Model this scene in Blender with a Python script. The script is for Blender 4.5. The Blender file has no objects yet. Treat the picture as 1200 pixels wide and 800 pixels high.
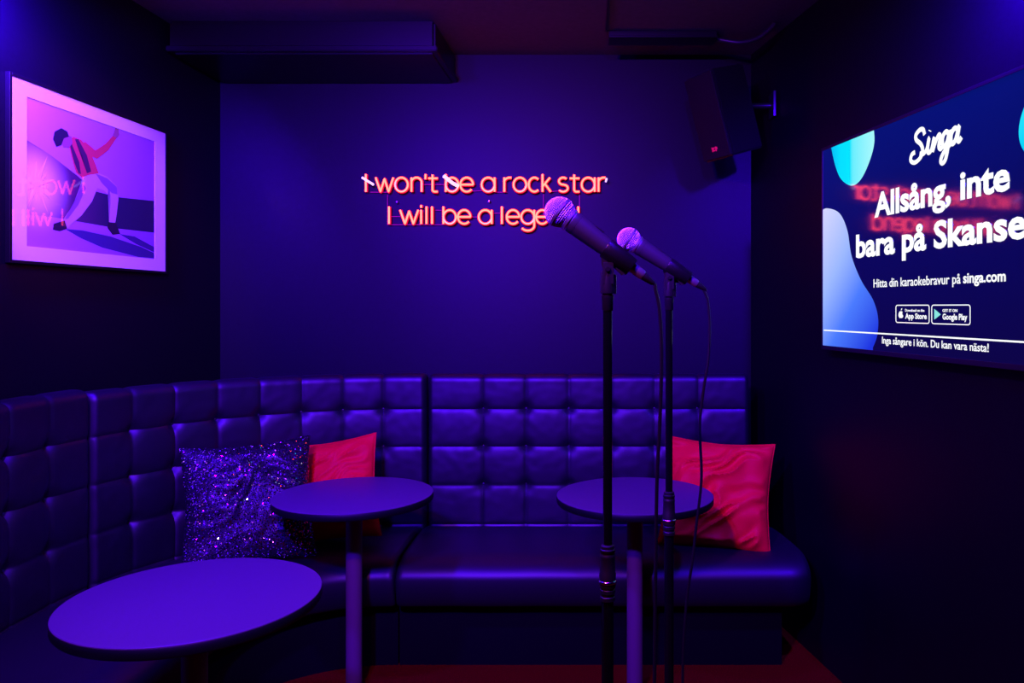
import bpy, bmesh, math, random
from mathutils import Vector, Matrix, noise
random.seed(7)
SC = bpy.context.scene
COL = SC.collection
PI = math.pi
F, HX, HY, H = 920.0, 690.0, 360.0, 1.5          # focal length in pixels, horizon point, eye height

# ---------------------------------------------------------------- camera
cd = bpy.data.cameras.new('camera'); cam = bpy.data.objects.new('camera', cd); COL.objects.link(cam)
cam.location = (0, 0, H); cam.rotation_euler = (PI/2, 0, 0)
cd.sensor_fit = 'HORIZONTAL'; cd.sensor_width = 36; cd.lens = 36*F/1200
cd.shift_y = -(400-HY)/1200.0; cd.shift_x = -(HX-600)/1200.0
cd.clip_start = 0.02
SC.camera = cam
# ---------------------------------------------------------------- world, lights, exposure
w = bpy.data.worlds.new('world'); SC.world = w; w.use_nodes = True
w.node_tree.nodes['Background'].inputs[0].default_value = (0.02, 0.0, 0.06, 1)
w.node_tree.nodes['Background'].inputs[1].default_value = 0.0
SC.view_settings.view_transform = 'Standard'; SC.view_settings.look = 'None'
SC.view_settings.exposure = 0; SC.view_settings.gamma = 1; SC.view_settings.use_curve_mapping = False
def lamp(name, loc, target, color, power, size, spread=160):
    d = bpy.data.lights.new(name, 'AREA'); d.shape = 'DISK'; d.size = size
    d.color = color; d.energy = power; d.spread = math.radians(spread)
    o = bpy.data.objects.new(name, d); COL.objects.link(o); o.location = loc
    o.rotation_euler = (Vector(target)-Vector(loc)).to_track_quat('-Z', 'Y').to_euler()
    return o
BLUE = (0.045, 0.0, 1.0)
lamp('blue_ceiling_spot_left', (-1.84, 2.36, 2.62), (-2.00, 2.62, 2.42), BLUE, 90, 0.10, 95)
lamp('blue_ceiling_spot_middle', (-1.10, 1.75, 2.64), (-0.9, 2.6, 0.6), BLUE, 118, 0.12, 160)
lamp('blue_ceiling_spot_centre', (0.12, 0.85, 2.64), (-0.0, 2.4, 0.6), BLUE, 46, 0.10, 160)
lamp('blue_ceiling_spot_right', (1.12, 1.90, 2.60), (1.21, 2.12, 2.42), BLUE, 105, 0.10, 95)
lamp('blue_ceiling_spot_front', (-0.85, 0.20, 2.60), (-0.65, 4.06, 0.95), BLUE, 82, 0.12, 72)
lamp('magenta_ceiling_spot_front', (-0.62, 0.45, 2.62), (-0.5, 3.3, 0.8), (1.0, 0.12, 0.62), 28, 0.12, 165)
pd_ = bpy.data.lights.new('added_pink_picture_fill', 'SPOT'); pd_.color = (1.0, 0.30, 0.95); pd_.energy = 85; pd_.shadow_soft_size = .05  # unseen fill light, added to brighten the picture mount alone
pd_.spot_size = math.radians(46); pd_.spot_blend = .55
po_ = bpy.data.objects.new('added_pink_picture_fill', pd_); COL.objects.link(po_); po_.location = (-1.35, 2.0, 2.68)
po_.rotation_euler = (Vector((-1.97, 2.95, 2.0))-po_.location).to_track_quat('-Z', 'Y').to_euler()

# ---------------------------------------------------------------- materials
def mat(name, col, rough=0.5, metal=0.0, emit=None, estr=1.0, spec=0.5, coat=0.0, coat_rough=0.05, sheen=0.0):
    m = bpy.data.materials.new(name); m.use_nodes = True
    b = m.node_tree.nodes['Principled BSDF']
    b.inputs['Base Color'].default_value = (*col, 1); b.inputs['Roughness'].default_value = rough
    b.inputs['Metallic'].default_value = metal; b.inputs['Specular IOR Level'].default_value = spec
    b.inputs['Coat Weight'].default_value = coat; b.inputs['Coat Roughness'].default_value = coat_rough
    b.inputs['Sheen Weight'].default_value = sheen
    if emit:
        b.inputs['Emission Color'].default_value = (*emit, 1); b.inputs['Emission Strength'].default_value = estr
    return m
def add_noise(m, scale, bump=0.1, dist=0.01, colvar=0.0, detail=4):
    nt = m.node_tree; N = nt.nodes; L = nt.links; b = N['Principled BSDF']
    tc = N.new('ShaderNodeTexCoord'); n = N.new('ShaderNodeTexNoise')
    n.inputs['Scale'].default_value = scale; n.inputs['Detail'].default_value = detail
    L.new(tc.outputs['Object'], n.inputs['Vector'])
    if bump:
        bp = N.new('ShaderNodeBump'); bp.inputs['Strength'].default_value = bump; bp.inputs['Distance'].default_value = dist
        L.new(n.outputs['Fac'], bp.inputs['Height']); L.new(bp.outputs['Normal'], b.inputs['Normal'])
    if colvar:
        c = b.inputs['Base Color'].default_value
        r = N.new('ShaderNodeValToRGB'); r.color_ramp.elements[0].position = .3; r.color_ramp.elements[1].position = .7
        r.color_ramp.elements[0].color = (c[0]*(1-colvar), c[1]*(1-colvar), c[2]*(1-colvar), 1)
        r.color_ramp.elements[1].color = (c[0]*(1+colvar), c[1]*(1+colvar), c[2]*(1+colvar), 1)
        L.new(n.outputs['Fac'], r.inputs['Fac']); L.new(r.outputs['Color'], b.inputs['Base Color'])
    return m
M = {}
M['paint'] = add_noise(mat('matt_dark_paint', (.0018, .001, .0036), .48, spec=.22), 60, .08, .004, .1)
M['ceiling'] = add_noise(mat('dark_ceiling_paint', (.09, .075, .085), .8, spec=.2), 40, .06, .004, .1)
M['carpet'] = add_noise(mat('red_carpet', (.13, .003, .0028), .95, spec=.0), 260, .9, .01, .6, 6)
M['leather'] = add_noise(mat('black_leatherette', (.0030, .0013, .0050), .5, spec=.58), 160, .06, .002)
M['button'] = mat('leatherette_button', (.006, .005, .008), .5)
M['base'] = mat('black_plinth', (.0018, .0018, .002), .6, spec=.12)
M['tabletop'] = add_noise(mat('grey_laminate', (.080, .055, .078), .5, spec=.3), 300, .02, .001, .08)
M['edge'] = mat('black_edge_band', (.0025, .0022, .003), .5, spec=.25)
M['post'] = mat('grey_powder_coat', (.12, .08, .070), .5, .1)
M['steel'] = mat('dark_steel', (.05, .05, .055), .3, .8)
M['black'] = mat('black_plastic', (.012, .012, .014), .38)
M['gloss_black'] = mat('gloss_black_tube', (.003, .003, .004), .12, spec=.5)
M['mic_body'] = mat('microphone_enamel', (.035, .033, .042), .4)
M['rubber'] = mat('black_rubber', (.006, .005, .006), .5)
M['chrome'] = mat('chrome', (.8, .8, .82), .15, 1)
M['nickel'] = mat('satin_nickel', (.62, .6, .64), .35, .9)
M['grille'] = mat('silver_mesh', (.95, .92, .95), .5, .15)
M['grille_hole'] = mat('mesh_hole', (.05, .045, .05), .8)
M['red'] = add_noise(mat('red_satin_cloth', (.80, .003, .011), .6, spec=.12, sheen=.0), 500, .15, .001)
M['sequin_cloth'] = mat('dark_sequin_cloth', (.005, .004, .008), .5)
M['sequin'] = mat('dark_blue_sequin', (.75, .72, .85), .08, 1.0)
M['frame'] = mat('black_picture_frame', (.003, .003, .003), .5, spec=.2)
M['mat'] = mat('white_mount_board', (.80, .78, .80), .9, spec=.1)
M['neon'] = mat('neon_core', (.02, .01, .01), .4, emit=(1.0, .052, .030), estr=11)
M['neon_case'] = mat('neon_casing', (.02, .002, .004), .3, emit=(1.0, .003, .05), estr=.9)
M['sign_glint'] = mat('painted_lamp_glint', (.85, .8, .85), .3, emit=(1.0, .72, .95), estr=1.1)  # glow painted in for lamp reflections on the sign
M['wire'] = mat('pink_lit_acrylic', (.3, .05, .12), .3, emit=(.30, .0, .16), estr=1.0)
M['vent'] = mat('painted_metal_casing', (.005, .004, .005), .3, spec=.4)
M['speaker'] = mat('speaker_cabinet', (.006, .006, .007), .5, spec=.3)
M['speaker_grille'] = add_noise(mat('speaker_mesh', (.006, .005, .006), .7, spec=.2), 400, .6, .002)
M['badge'] = mat('red_badge', (.7, .03, .06), .4, emit=(.45, .0, .04), estr=.6)
M['lead'] = mat('black_cable', (.008, .008, .012), .35, spec=.5)
def screen_mat(name, c, s=1.0):
    return mat(name, (.002, .002, .003), .06, spec=.75, emit=c, estr=s)
M['scr_text'] = screen_mat('screen_white', (.95, .97, 1.0), 1.1)
def screen_grad(name, stops, axis_out, a, b):
    """screen picture element whose own colour changes across it (object coords: Y along, Z up)"""
    m = screen_mat(name, (0, 0, 0)); nt = m.node_tree; N = nt.nodes; L = nt.links
    tc = N.new('ShaderNodeTexCoord'); vm = N.new('ShaderNodeVectorMath'); vm.operation = 'DOT_PRODUCT'
    vm.inputs[1].default_value = axis_out; L.new(tc.outputs['Object'], vm.inputs[0])
    mr = N.new('ShaderNodeMapRange'); mr.inputs['From Min'].default_value = a; mr.inputs['From Max'].default_value = b
    L.new(vm.outputs['Value'], mr.inputs['Value'])
    r = N.new('ShaderNodeValToRGB'); e = r.color_ramp.elements
    e[0].position = stops[0][0]; e[0].color = (*stops[0][1], 1); e[1].position = stops[-1][0]; e[1].color = (*stops[-1][1], 1)
    for p, c in stops[1:-1]:
        x = e.new(p); x.color = (*c, 1)
    L.new(mr.outputs['Result'], r.inputs['Fac']); L.new(r.outputs['Color'], N['Principled BSDF'].inputs['Emission Color'])
    return m
def glass_mat():
    m = bpy.data.materials.new('picture_glass'); m.use_nodes = True; nt = m.node_tree; N = nt.nodes; L = nt.links
    N.remove(N['Principled BSDF'])
    t = N.new('ShaderNodeBsdfTransparent'); g = N.new('ShaderNodeBsdfGlossy'); g.inputs['Roughness'].default_value = .02
    f = N.new('ShaderNodeFresnel'); f.inputs['IOR'].default_value = 1.5; mx = N.new('ShaderNodeMixShader')
    ge = N.new('ShaderNodeNewGeometry'); inv = N.new('ShaderNodeMath'); inv.operation = 'SUBTRACT'; inv.inputs[0].default_value = 1; L.new(ge.outputs['Backfacing'], inv.inputs[1])
    ml = N.new('ShaderNodeMath'); ml.operation = 'MULTIPLY'; L.new(f.outputs[0], ml.inputs[0]); L.new(inv.outputs[0], ml.inputs[1]); L.new(ml.outputs[0], mx.inputs[0]); L.new(t.outputs[0], mx.inputs[1]); L.new(g.outputs[0], mx.inputs[2])
    L.new(mx.outputs[0], N['Material Output'].inputs['Surface'])
    return m
M['glass'] = glass_mat()

# ---------------------------------------------------------------- helpers
ORG = {}
def thing(name, label, cat, loc=(0, 0, 0), group=None):
    o = bpy.data.objects.new(name, None); COL.objects.link(o); o.location = loc; o.empty_display_size = .1
    o['label'] = label; o['category'] = cat
    if group: o['group'] = group
    ORG[o.name] = Vector(loc)
    return o
def obj(name, bm, mats, parent=None, smooth=True, label=None):
    """ONE mesh object; the bmesh is given in world space when a parent is set"""
    me = bpy.data.meshes.new(name)
    if parent is not None:
        org = ORG[parent.name]; bmesh.ops.translate(bm, verts=bm.verts, vec=-org)

    bm.to_mesh(me); bm.free()
    for m in (mats if isinstance(mats, (list, tuple)) else [mats]): me.materials.append(m)
    if smooth:
        for p in me.polygons: p.use_smooth = True
        try: me.set_sharp_from_angle(angle=math.radians(40))
        except Exception: pass
    o = bpy.data.objects.new(name, me); COL.objects.link(o)
    if parent is not None:
        o.parent = parent; ORG[o.name] = ORG[parent.name]
    else: ORG[o.name] = Vector((0, 0, 0))
    if label: o['label'] = label
    return o
def struct(name, bm, m, **k):
    o = obj(name, bm, m, smooth=False, **k); o['kind'] = 'structure'; return o
def box(bm, lo, hi, bev=0, mi=0, mtx=None):
    t = bmesh.new(); bmesh.ops.create_cube(t, size=1)
    for v in t.verts:
        v.co = Vector([lo[i]+(v.co[i]+.5)*(hi[i]-lo[i]) for i in range(3)])
    if bev: bmesh.ops.bevel(t, geom=t.edges[:], offset=bev, segments=3, affect='EDGES', profile=.7)
    merge(bm, t, mtx, mi)
def merge(bm, t, mtx=None, mi=0):
    if mtx: bmesh.ops.transform(t, matrix=mtx, verts=t.verts)
    bmesh.ops.recalc_face_normals(t, faces=t.faces)
    mp = {}
    for v in t.verts: mp[v] = bm.verts.new(v.co)
    for f in t.faces:
        try:
            nf = bm.faces.new([mp[v] for v in f.verts]); nf.material_index = mi if mi else f.material_index
        except ValueError: pass
    t.free()
def lathe(bm, prof, seg=40, mtx=None, mi=0):
    """prof: (radius, z) list revolved about z"""
    t = bmesh.new(); rings = []
    for r, z in prof:
        if r < 1e-6: rings.append([t.verts.new((0, 0, z))])
        else: rings.append([t.verts.new((r*math.cos(2*PI*i/seg), r*math.sin(2*PI*i/seg), z)) for i in range(seg)])
    for a, b in zip(rings, rings[1:]):
        for i in range(seg):
            j = (i+1) % seg
            if len(a) == 1 and len(b) == 1: continue
            if len(a) == 1: t.faces.new((a[0], b[i], b[j]))
            elif len(b) == 1: t.faces.new((a[i], b[0], a[j]))
            else: t.faces.new((a[i], b[i], b[j], a[j]))
    for rr in (rings[0], rings[-1]):
        if len(rr) > 1: t.faces.new(rr)
    merge(bm, t, mtx, mi)
def tube(bm, pts, r, seg=10, closed=False, mi=0):
    pts = [Vector(p) for p in pts]; n = len(pts); t = bmesh.new(); rings = []
    up = None
    for i, p in enumerate(pts):
        a = pts[(i-1) % n] if (closed or i) else p; b = pts[(i+1) % n] if (closed or i < n-1) else p
        d = (b-a).normalized()
        if up is None:
            up = d.orthogonal().normalized()
        up = (up - d*up.dot(d))
        if up.length < 1e-5: up = d.orthogonal()
        up.normalize(); s = d.cross(up)
        rings.append([t.verts.new(p+(up*math.cos(2*PI*k/seg)+s*math.sin(2*PI*k/seg))*r) for k in range(seg)])
    for i in range(n if closed else n-1):
        a, b = rings[i], rings[(i+1) % n]
        for k in range(seg):
            try: t.faces.new((a[k], a[(k+1) % seg], b[(k+1) % seg], b[k]))
            except ValueError: pass
    if not closed:
        t.faces.new(rings[0]); t.faces.new(rings[-1])
    merge(bm, t, None, mi)
def spline(pts, n=8):
    pts = [Vector(p) for p in pts]; out = []
    for i in range(len(pts)-1):
        p0 = pts[max(i-1, 0)]; p1 = pts[i]; p2 = pts[i+1]; p3 = pts[min(i+2, len(pts)-1)]
        for k in range(n):
            t = k/n
            out.append(.5*((2*p1)+(p2-p0)*t+(2*p0-5*p1+4*p2-p3)*t*t+(3*p1-p0-3*p2+p3)*t**3))
    out.append(pts[-1]); return out
def prism(bm, pts, vec, mi=0):
    """closed outline of 3D points extruded by vec"""
    t = bmesh.new(); v = [t.verts.new(p) for p in pts]; f = t.faces.new(v)
    r = bmesh.ops.extrude_face_region(t, geom=[f])
    bmesh.ops.translate(t, verts=[x for x in r['geom'] if isinstance(x, bmesh.types.BMVert)], vec=vec)
    merge(bm, t, None, mi)
def at(px, py, Y): return Vector(((px-HX)/F*Y, Y, H+(HY-py)/F*Y))
def clone(root, loc, label, rot=None, group=None):
    def cp(o, par):
        c = o.copy(); COL.objects.link(c)
        if par is not None: c.parent = par
        for ch in o.children: cp(ch, c)
        return c
    c = cp(root, None); c.location = loc; c['label'] = label
    if rot is not None: c.rotation_euler = rot
    return c

# ================================================================ ROOM
D = 4.06; ZC = 2.805; YF = -1.6
LX = lambda y: -2.105+.049*y
RX = lambda y: 1.610-.190*y
def slab(name, pts, vec, m):
    bm = bmesh.new(); prism(bm, [Vector(p) for p in pts], Vector(vec)); return struct(name, bm, m)
slab('floor', [(LX(YF)-.3, YF-.1, 0), (RX(YF)+.3, YF-.1, 0), (RX(D)+.3, D+.1, 0), (LX(D)-.3, D+.1, 0)], (0, 0, -.08), M['carpet'])
slab('ceiling', [(LX(YF)-.3, YF-.1, ZC), (RX(YF)+.3, YF-.1, ZC), (RX(D)+.3, D+.1, ZC), (LX(D)-.3, D+.1, ZC)], (0, 0, .08), M['ceiling'])
slab('wall_back', [(LX(D)-.1, D, 0), (RX(D)+.1, D, 0), (RX(D)+.1, D, ZC), (LX(D)-.1, D, ZC)], (0, .1, 0), M['paint'])
slab('wall_left', [(LX(YF), YF, 0), (LX(D), D, 0), (LX(D), D, ZC), (LX(YF), YF, ZC)], (-.1, 0, 0), M['paint'])
slab('wall_right', [(RX(YF), YF, 0), (RX(D), D, 0), (RX(D), D, ZC), (RX(YF), YF, ZC)], (.1, 0, 0), M['paint'])
slab('wall_front', [(LX(YF)-.1, YF, 0), (RX(YF)+.1, YF, 0), (RX(YF)+.1, YF, ZC), (LX(YF)-.1, YF, ZC)], (0, -.1, 0), M['paint'])
bm = bmesh.new(); box(bm, (.078, 1.0, ZC-.006), (.090, 3.70, ZC)); struct('trim_1', bm, M['vent'])

# ceiling unit in the left corner (low air duct casing with a lip and a bottom panel)
zb = 2.656
uf = 3.557
def quadbox(bm, y0, y1, xl0, xl1, xr0, xr1, z0, z1, bev=.006):
    t = bmesh.new(); c = [(xl0, y0), (xr0, y0), (xr1, y1), (xl1, y1)]
    v = [t.verts.new((x, y, z)) for z in (z0, z1) for x, y in c]
    for f in ((0, 1, 2, 3), (4, 5, 6, 7), (0, 1, 5, 4), (1, 2, 6, 5), (2, 3, 7, 6), (3, 0, 4, 7)): t.faces.new([v[i] for i in f])
    bmesh.ops.recalc_face_normals(t, faces=t.faces)
    bmesh.ops.bevel(t, geom=t.edges[:], offset=bev, segments=3, affect='EDGES')
    merge(bm, t)
u = thing('air_conditioner', 'long shallow dark casing hung under the ceiling in the left back corner', 'air conditioner', (-1.3, 3.8, ZC))
bm = bmesh.new(); quadbox(bm, uf+.012, D, LX(uf)+.02, LX(D)+.005, -.700, -.690, zb+.022, ZC-.001, .012); obj('casing', bm, M['vent'], u)
bm = bmesh.new(); quadbox(bm, uf, D, LX(uf)+.012, LX(D)+.005, -.688, -.676, zb+.006, zb+.030, .004); obj('lip', bm, M['vent'], u)
bm = bmesh.new(); quadbox(bm, uf+.03, D-.01, LX(uf)+.04, LX(D)+.03, -.715, -.705, zb, zb+.012, .003); obj('bottom_panel', bm, M['vent'], u)

# cable trunking and cable bundle along the ceiling, right
t = thing('cable_trunking', 'flat dark cable trunking along the ceiling above the loudspeaker', 'trunking', (.35, 3.75, ZC))
bm = bmesh.new(); box(bm, (.094, 3.70, ZC-.028), (.605, 3.80, ZC-.001), .004); obj('channel', bm, M['vent'], t)
bm = bmesh.new(); box(bm, (.094, 3.69, ZC-.036), (.605, 3.81, ZC-.026), .003); obj('cover', bm, M['vent'], t)
bm = bmesh.new(); tube(bm, spline([(.60, 3.76, ZC-.018), (.64, 3.75, ZC-.03), (.72, 3.72, ZC-.05), (.79, 3.66, ZC-.05), (.84, 3.6, ZC-.02), (.85, 3.58, ZC-.004)]), .012)
o = obj('cable_bundle', bm, M['black']); o['label'] = 'dark cable bundle running from the ceiling trunking to the right wall'; o['category'] = 'cable'

# ================================================================ BANQUETTE (three units)
PC = Vector((-.82, 2.70)); PR = 1.07; S1 = PR*PI/2
def path(s):
    if s < 0: return Vector((PC.x-s, PC.y+PR)), Vector((0, -1))
    if s > S1: return Vector((PC.x-PR, PC.y-(s-S1))), Vector((1, 0))
    a = PI/2+s/PR; d = Vector((math.cos(a), math.sin(a))); return PC+d*PR, -d
ROWS = (1.012, .831, .648)
def back_unit(s0, s1, cols, ztop, parent, zend=0):
    n = max(8, int((s1-s0)/.006)); t = bmesh.new(); rings = []
    zs = [.43+i*.006 for i in range(int((ztop-.035-.43)/.006)+1)]
    def infl(s, z):
        ce = min(s-s0, s1-s)
        cx = min([abs(s-c) for c in cols]+[ce]) if cols else ce
        cz = min([abs(z-r) for r in ROWS+(.46,)])
        g = lambda d, w_: 1-math.exp(-d/w_)
        hx = g(cx, .008)
        hz = g(cz, .009)
        h = .006*hx + .0055*hz - .0005
        h += .0045*math.sin(min(cx/.10, 1)*PI/2)*math.sin(min(cz/.09, 1)*PI/2)
        for c in cols:
            if abs(s-c) < .08:
                for r in ROWS:
                    d2 = (s-c)**2+(z-r)**2
                    if d2 < .0064: h -= .011*math.exp(-d2/.00030)+.014*math.exp(-d2/.0012)
        e = max(0, 1-ce/.022); h -= .022*e*e
        h += .0018*noise.noise(Vector((s*9, z*9, s0)))+.0012*noise.noise(Vector((s*25, z*25, 3)))
        return h
    for i in range(n+1):
        s = s0+(s1-s0)*i/n; p, nn = path(s); ring = []
        def P(off, z): return t.verts.new((p.x+nn.x*off, p.y+nn.y*off, z))
        ring.append(P(-.05, .43))
        for z in zs: ring.append(P(infl(s, z), z))
        hl = infl(s, zs[-1]); e = max(0, 1-min(s-s0, s1-s)/.03)**2*.012
        cxx = min([abs(s-c) for c in cols]+[9]) ; dip = .007*math.exp(-cxx/.012)+e
        zt = ztop-dip; z0 = zs[-1]
        for k in range(1, 8):
            a = k/7*PI/2; ring.append(P(hl-.04*(1-math.cos(a)), z0+(zt-z0)*math.sin(a)))
        ring.append(P(-.055, zt)); ring.append(P(-.062, zt-.01)); ring.append(P(-.062, .43))
        rings.append(ring)
    for a, b in zip(rings, rings[1:]):
        m = len(a)
        for k in range(m): t.faces.new((a[k], a[(k+1) % m], b[(k+1) % m], b[k]))
    t.faces.new(rings[0]); t.faces.new(rings[-1])
    bmesh.ops.recalc_face_normals(t, faces=t.faces)
    o = obj('backrest', t, M['leather'], parent)
    for c in cols:
        for r in ROWS:
            p, nn = path(c); bm = bmesh.new()
            q = Vector((nn.x, nn.y, 0)).to_track_quat('Z', 'Y').to_matrix().to_4x4()
            lathe(bm, [(0, .007), (.005, .0062), (.009, .0035), (.0102, 0), (.007, -.004)], 14,
                  Matrix.Translation((p.x+nn.x*(-.0265), p.y+nn.y*(-.0265), r)) @ q)
            obj('button', bm, M['button'], o)
    return o
def seat_unit(s0, s1, parent, round_r=0.0, skew=0.0):
    W = .575; zt = .462; zbm = .266
    prof = [(-.05, zbm+.01), (-.05, zt-.02), (0, zt-.012), (.05, zt-.002), (.15, zt+.004), (.30, zt+.006), (.42, zt+.003)]
    for k in range(1, 13):
        a = k/12*PI/2; prof.append((.42+(W-.42)*math.sin(a), zt+.003-.078*(1-math.cos(a))))
    for k in range(1, 9):
        a = k/8*PI/2; prof.append((W-.045*(1-math.cos(a)), zt-.075-(zt-.075-zbm)*math.sin(a)))
    n = max(10, int((s1-s0)/.02)); t = bmesh.new(); rings = []
    S = [s0+(s1-s0)*(.5-.5*math.cos(PI*i/n)) for i in range(n+1)] if round_r else [s0+(s1-s0)*i/n for i in range(n+1)]
    S = sorted(set(S+[s0+d for d in (.004, .01, .018, .03)]+[s1-d for d in (.004, .01, .018, .03)]))
    for s in S:
        p, nn = path(s); e = max(0, 1-min(s-s0, s1-s)/.032); sh = .020*(1-math.sqrt(max(0, 1-e*e)))
        rr = 0
        if round_r and s-s0 < round_r:
            x = 1-(s-s0)/round_r; rr = round_r*(1-math.sqrt(max(0, 1-x*x)))*.8
        ring = []
        for o_, z in prof:
            zz = min(z, zt+.006-sh) if z > (zt+zbm)/2 else max(z, zbm+sh*.5)
            if z > (zt+zbm)/2: zz = z-sh
            oo = o_ if o_ < .2 else .2+(o_-.2)*(W-.2-rr-sh*.6)/(W-.2)
            zz += .002*noise.noise(Vector((s*6, oo*6, 1)))
            ring.append(t.verts.new((p.x+nn.x*oo+skew*max(oo, 0)*max(0, 1-(s-s0)/.9), p.y+nn.y*oo, zz)))
        rings.append(ring)
    for a, b in zip(rings, rings[1:]):
        m = len(a)
        for k in range(m): t.faces.new((a[k], a[(k+1) % m], b[(k+1) % m], b[k]))
    t.faces.new(rings[0]); t.faces.new(rings[-1])
    bmesh.ops.recalc_face_normals(t, faces=t.faces)
    return obj('seat_cushion', t, M['leather'], parent)
def plinth(s0, s1, parent):
    n = max(4, int((s1-s0)/.03)); t = bmesh.new(); rings = []
    for i in range(n+1):
        p, nn = path(s0+(s1-s0)*i/n)
        rings.append([t.verts.new((p.x+nn.x*o, p.y+nn.y*o, z)) for o, z in ((-.05, 0), (-.05, .425), (-.02, .425), (-.02, .27), (.475, .27), (.475, 0))])
    for a, b in zip(rings, rings[1:]):
        for k in range(6): t.faces.new((a[k], a[(k+1) % 6], b[(k+1) % 6], b[k]))
    t.faces.new(rings[0]); t.faces.new(rings[-1])
    bmesh.ops.recalc_face_normals(t, faces=t.faces)
    return obj('plinth', t, M['base'], parent)
GR = 'dark buttoned banquette units'
b1 = thing('banquette_unit', 'straight dark buttoned banquette unit on the right, along the back wall', 'banquette', (0, 3.77, 0), GR)
sr0, sr1 = -1.590, -.048
cols3 = [-((x-HX)/920*3.76+.82) for x in (565.5, 616, 666.5, 717, 767.5, 818)]
back_unit(sr0, sr1, cols3, 1.180, b1); seat_unit(-1.695, -.030, b1, .10, .10); plinth(-1.63, -.026, b1)
b2 = thing('banquette_unit', 'curved dark buttoned banquette unit filling the back left corner', 'banquette', (-1.5, 3.4, 0), GR)
cols2 = [.165+.183*i for i in range(7)]
back_unit(-.038, 1.440, cols2, 1.182, b2); seat_unit(-.024, 1.439, b2); plinth(-.020, 1.439, b2)
b3 = thing('banquette_unit', 'dark buttoned banquette unit along the left wall, beneath the framed picture', 'banquette', (-1.8, 1.9, 0), GR)
cols3b = [1.447+.19*i for i in range(1, 9)]
back_unit(1.447, 3.16, cols3b, 1.195, b3); seat_unit(1.446, 3.16, b3); plinth(1.446, 3.13, b3)

# ================================================================ TABLES
def make_table(label, loc):
    t = thing('round_table', label, 'table', (0, 0, 0), 'small round pedestal tables'); R = .306
    bm = bmesh.new(); lathe(bm, [(0, .770), (R-.004, .770), (R-.0022, .7695), (R-.0006, .7682), (R-.0006, .766), (0, .766)], 96); obj('tabletop', bm, M['tabletop'], t)
    bm = bmesh.new(); lathe(bm, [(0, .7662), (R-.001, .7662), (R, .765), (R, .745), (R-.004, .740), (0, .740)], 96); obj('edge_band', bm, M['edge'], t)
    bm = bmesh.new(); lathe(bm, [(.10, .7405), (.10, .734), (.045, .722), (.0315, .715), (.0315, .73)], 40); obj('mounting_plate', bm, M['steel'], t)
    bm = bmesh.new(); lathe(bm, [(.031, .735), (.031, .008)], 40); obj('column', bm, M['post'], t)
    bm = bmesh.new(); lathe(bm, [(0, 0), (.055, 0), (.055, .006), (.034, .012), (.031, .012), (0, .012)], 40); obj('floor_flange', bm, M['steel'], t)
    t.location = loc; return t
tb = make_table('nearest round table, at the lower left in front of the left wall banquette', (-.998, 1.987, 0))
clone(tb, (-.921, 3.080, 0), 'middle round table, in front of the sequinned cushion and left red cushion')
clone(tb, (.180, 3.075, 0), 'right-hand round table behind the two microphone stands')

# ================================================================ CUSHIONS
def cushion_mesh(W_, T, seed, wr=.010, n=56, pinch=.09):
    bm = bmesh.new(); g = {}
    for side in (1, -1):
        for i in range(n+1):
            for j in range(n+1):
                uu = -1+2*i/n; vv = -1+2*j/n
                edge = i in (0, n) or j in (0, n)
                if edge and side == -1: g[side, i, j] = g[1, i, j]; continue
                x = uu*(1-pinch*(1-abs(vv)**1.7)*abs(uu)**2); y = vv*(1-pinch*(1-abs(uu)**1.7)*abs(vv)**2)
                th = ((1-abs(uu)**2.4)*(1-abs(vv)**2.4))**.55
                z = T*th
                # soft folds running in from the corners
                ed = min(1, 6*(1-max(abs(uu), abs(vv))))
                q = Vector((uu*1.1+seed, vv*2.6, seed*1.7)); f = noise.noise(q)*1.0
                ridge = (1-abs(noise.noise(Vector(((uu+vv*.8)*1.2+seed*2, (vv-uu*.55)*4.2+noise.noise(Vector((uu*2, vv*2, seed)))*1.2, seed)))*2.6))
                z += wr*(ridge*.9+f)*ed*(.4+.6*th)
                x *= W_/2; y *= W_/2
                g[side, i, j] = bm.verts.new((x, y, z*side))
        for i in range(n):
            for j in range(n):
                q = [g[side, i, j], g[side, i+1, j], g[side, i+1, j+1], g[side, i, j+1]]
                if side < 0: q.reverse()
                bm.faces.new(q)
    return bm
def frame_mtx(c, right, up):
    r = Vector(right).normalized(); n = r.cross(Vector(up)).normalized(); u_ = n.cross(r)
    return Matrix(((r.x, u_.x, n.x, c[0]), (r.y, u_.y, n.y, c[1]), (r.z, u_.z, n.z, c[2]), (0, 0, 0, 1)))
def place_cushion(name, label, cat, c, right, up, W_, T, seed, m, piping=True, wr=.01, group=None, trap=None):
    bm = cushion_mesh(W_, T, seed, wr, 88)
    mt = frame_mtx(c, right, up)
    rim = [v.co.copy() for v in bm.verts if False]
    bmesh.ops.transform(bm, matrix=mt, verts=bm.verts)
    t = thing(name, label, cat, c, group)
    o = obj('cover', bm, m, t)
    if piping:
        n = 40; pts = []; pinch = .09
        for k in range(4*n):
            e, f = divmod(k, n); q = -1+2*f/n
            uu, vv = [(q, -1), (1, q), (-q, 1), (-1, -q)][e]
            x = uu*(1-pinch*(1-abs(vv)**1.7)*abs(uu)**2); y = vv*(1-pinch*(1-abs(uu)**1.7)*abs(vv)**2)
            pts.append(mt @ Vector((x*W_/2, y*W_/2, 0)))
        b2_ = bmesh.new(); tube(b2_, pts, .0028, 6, closed=True); obj('seam', b2_, m, t)
    return t, o, mt
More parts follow.
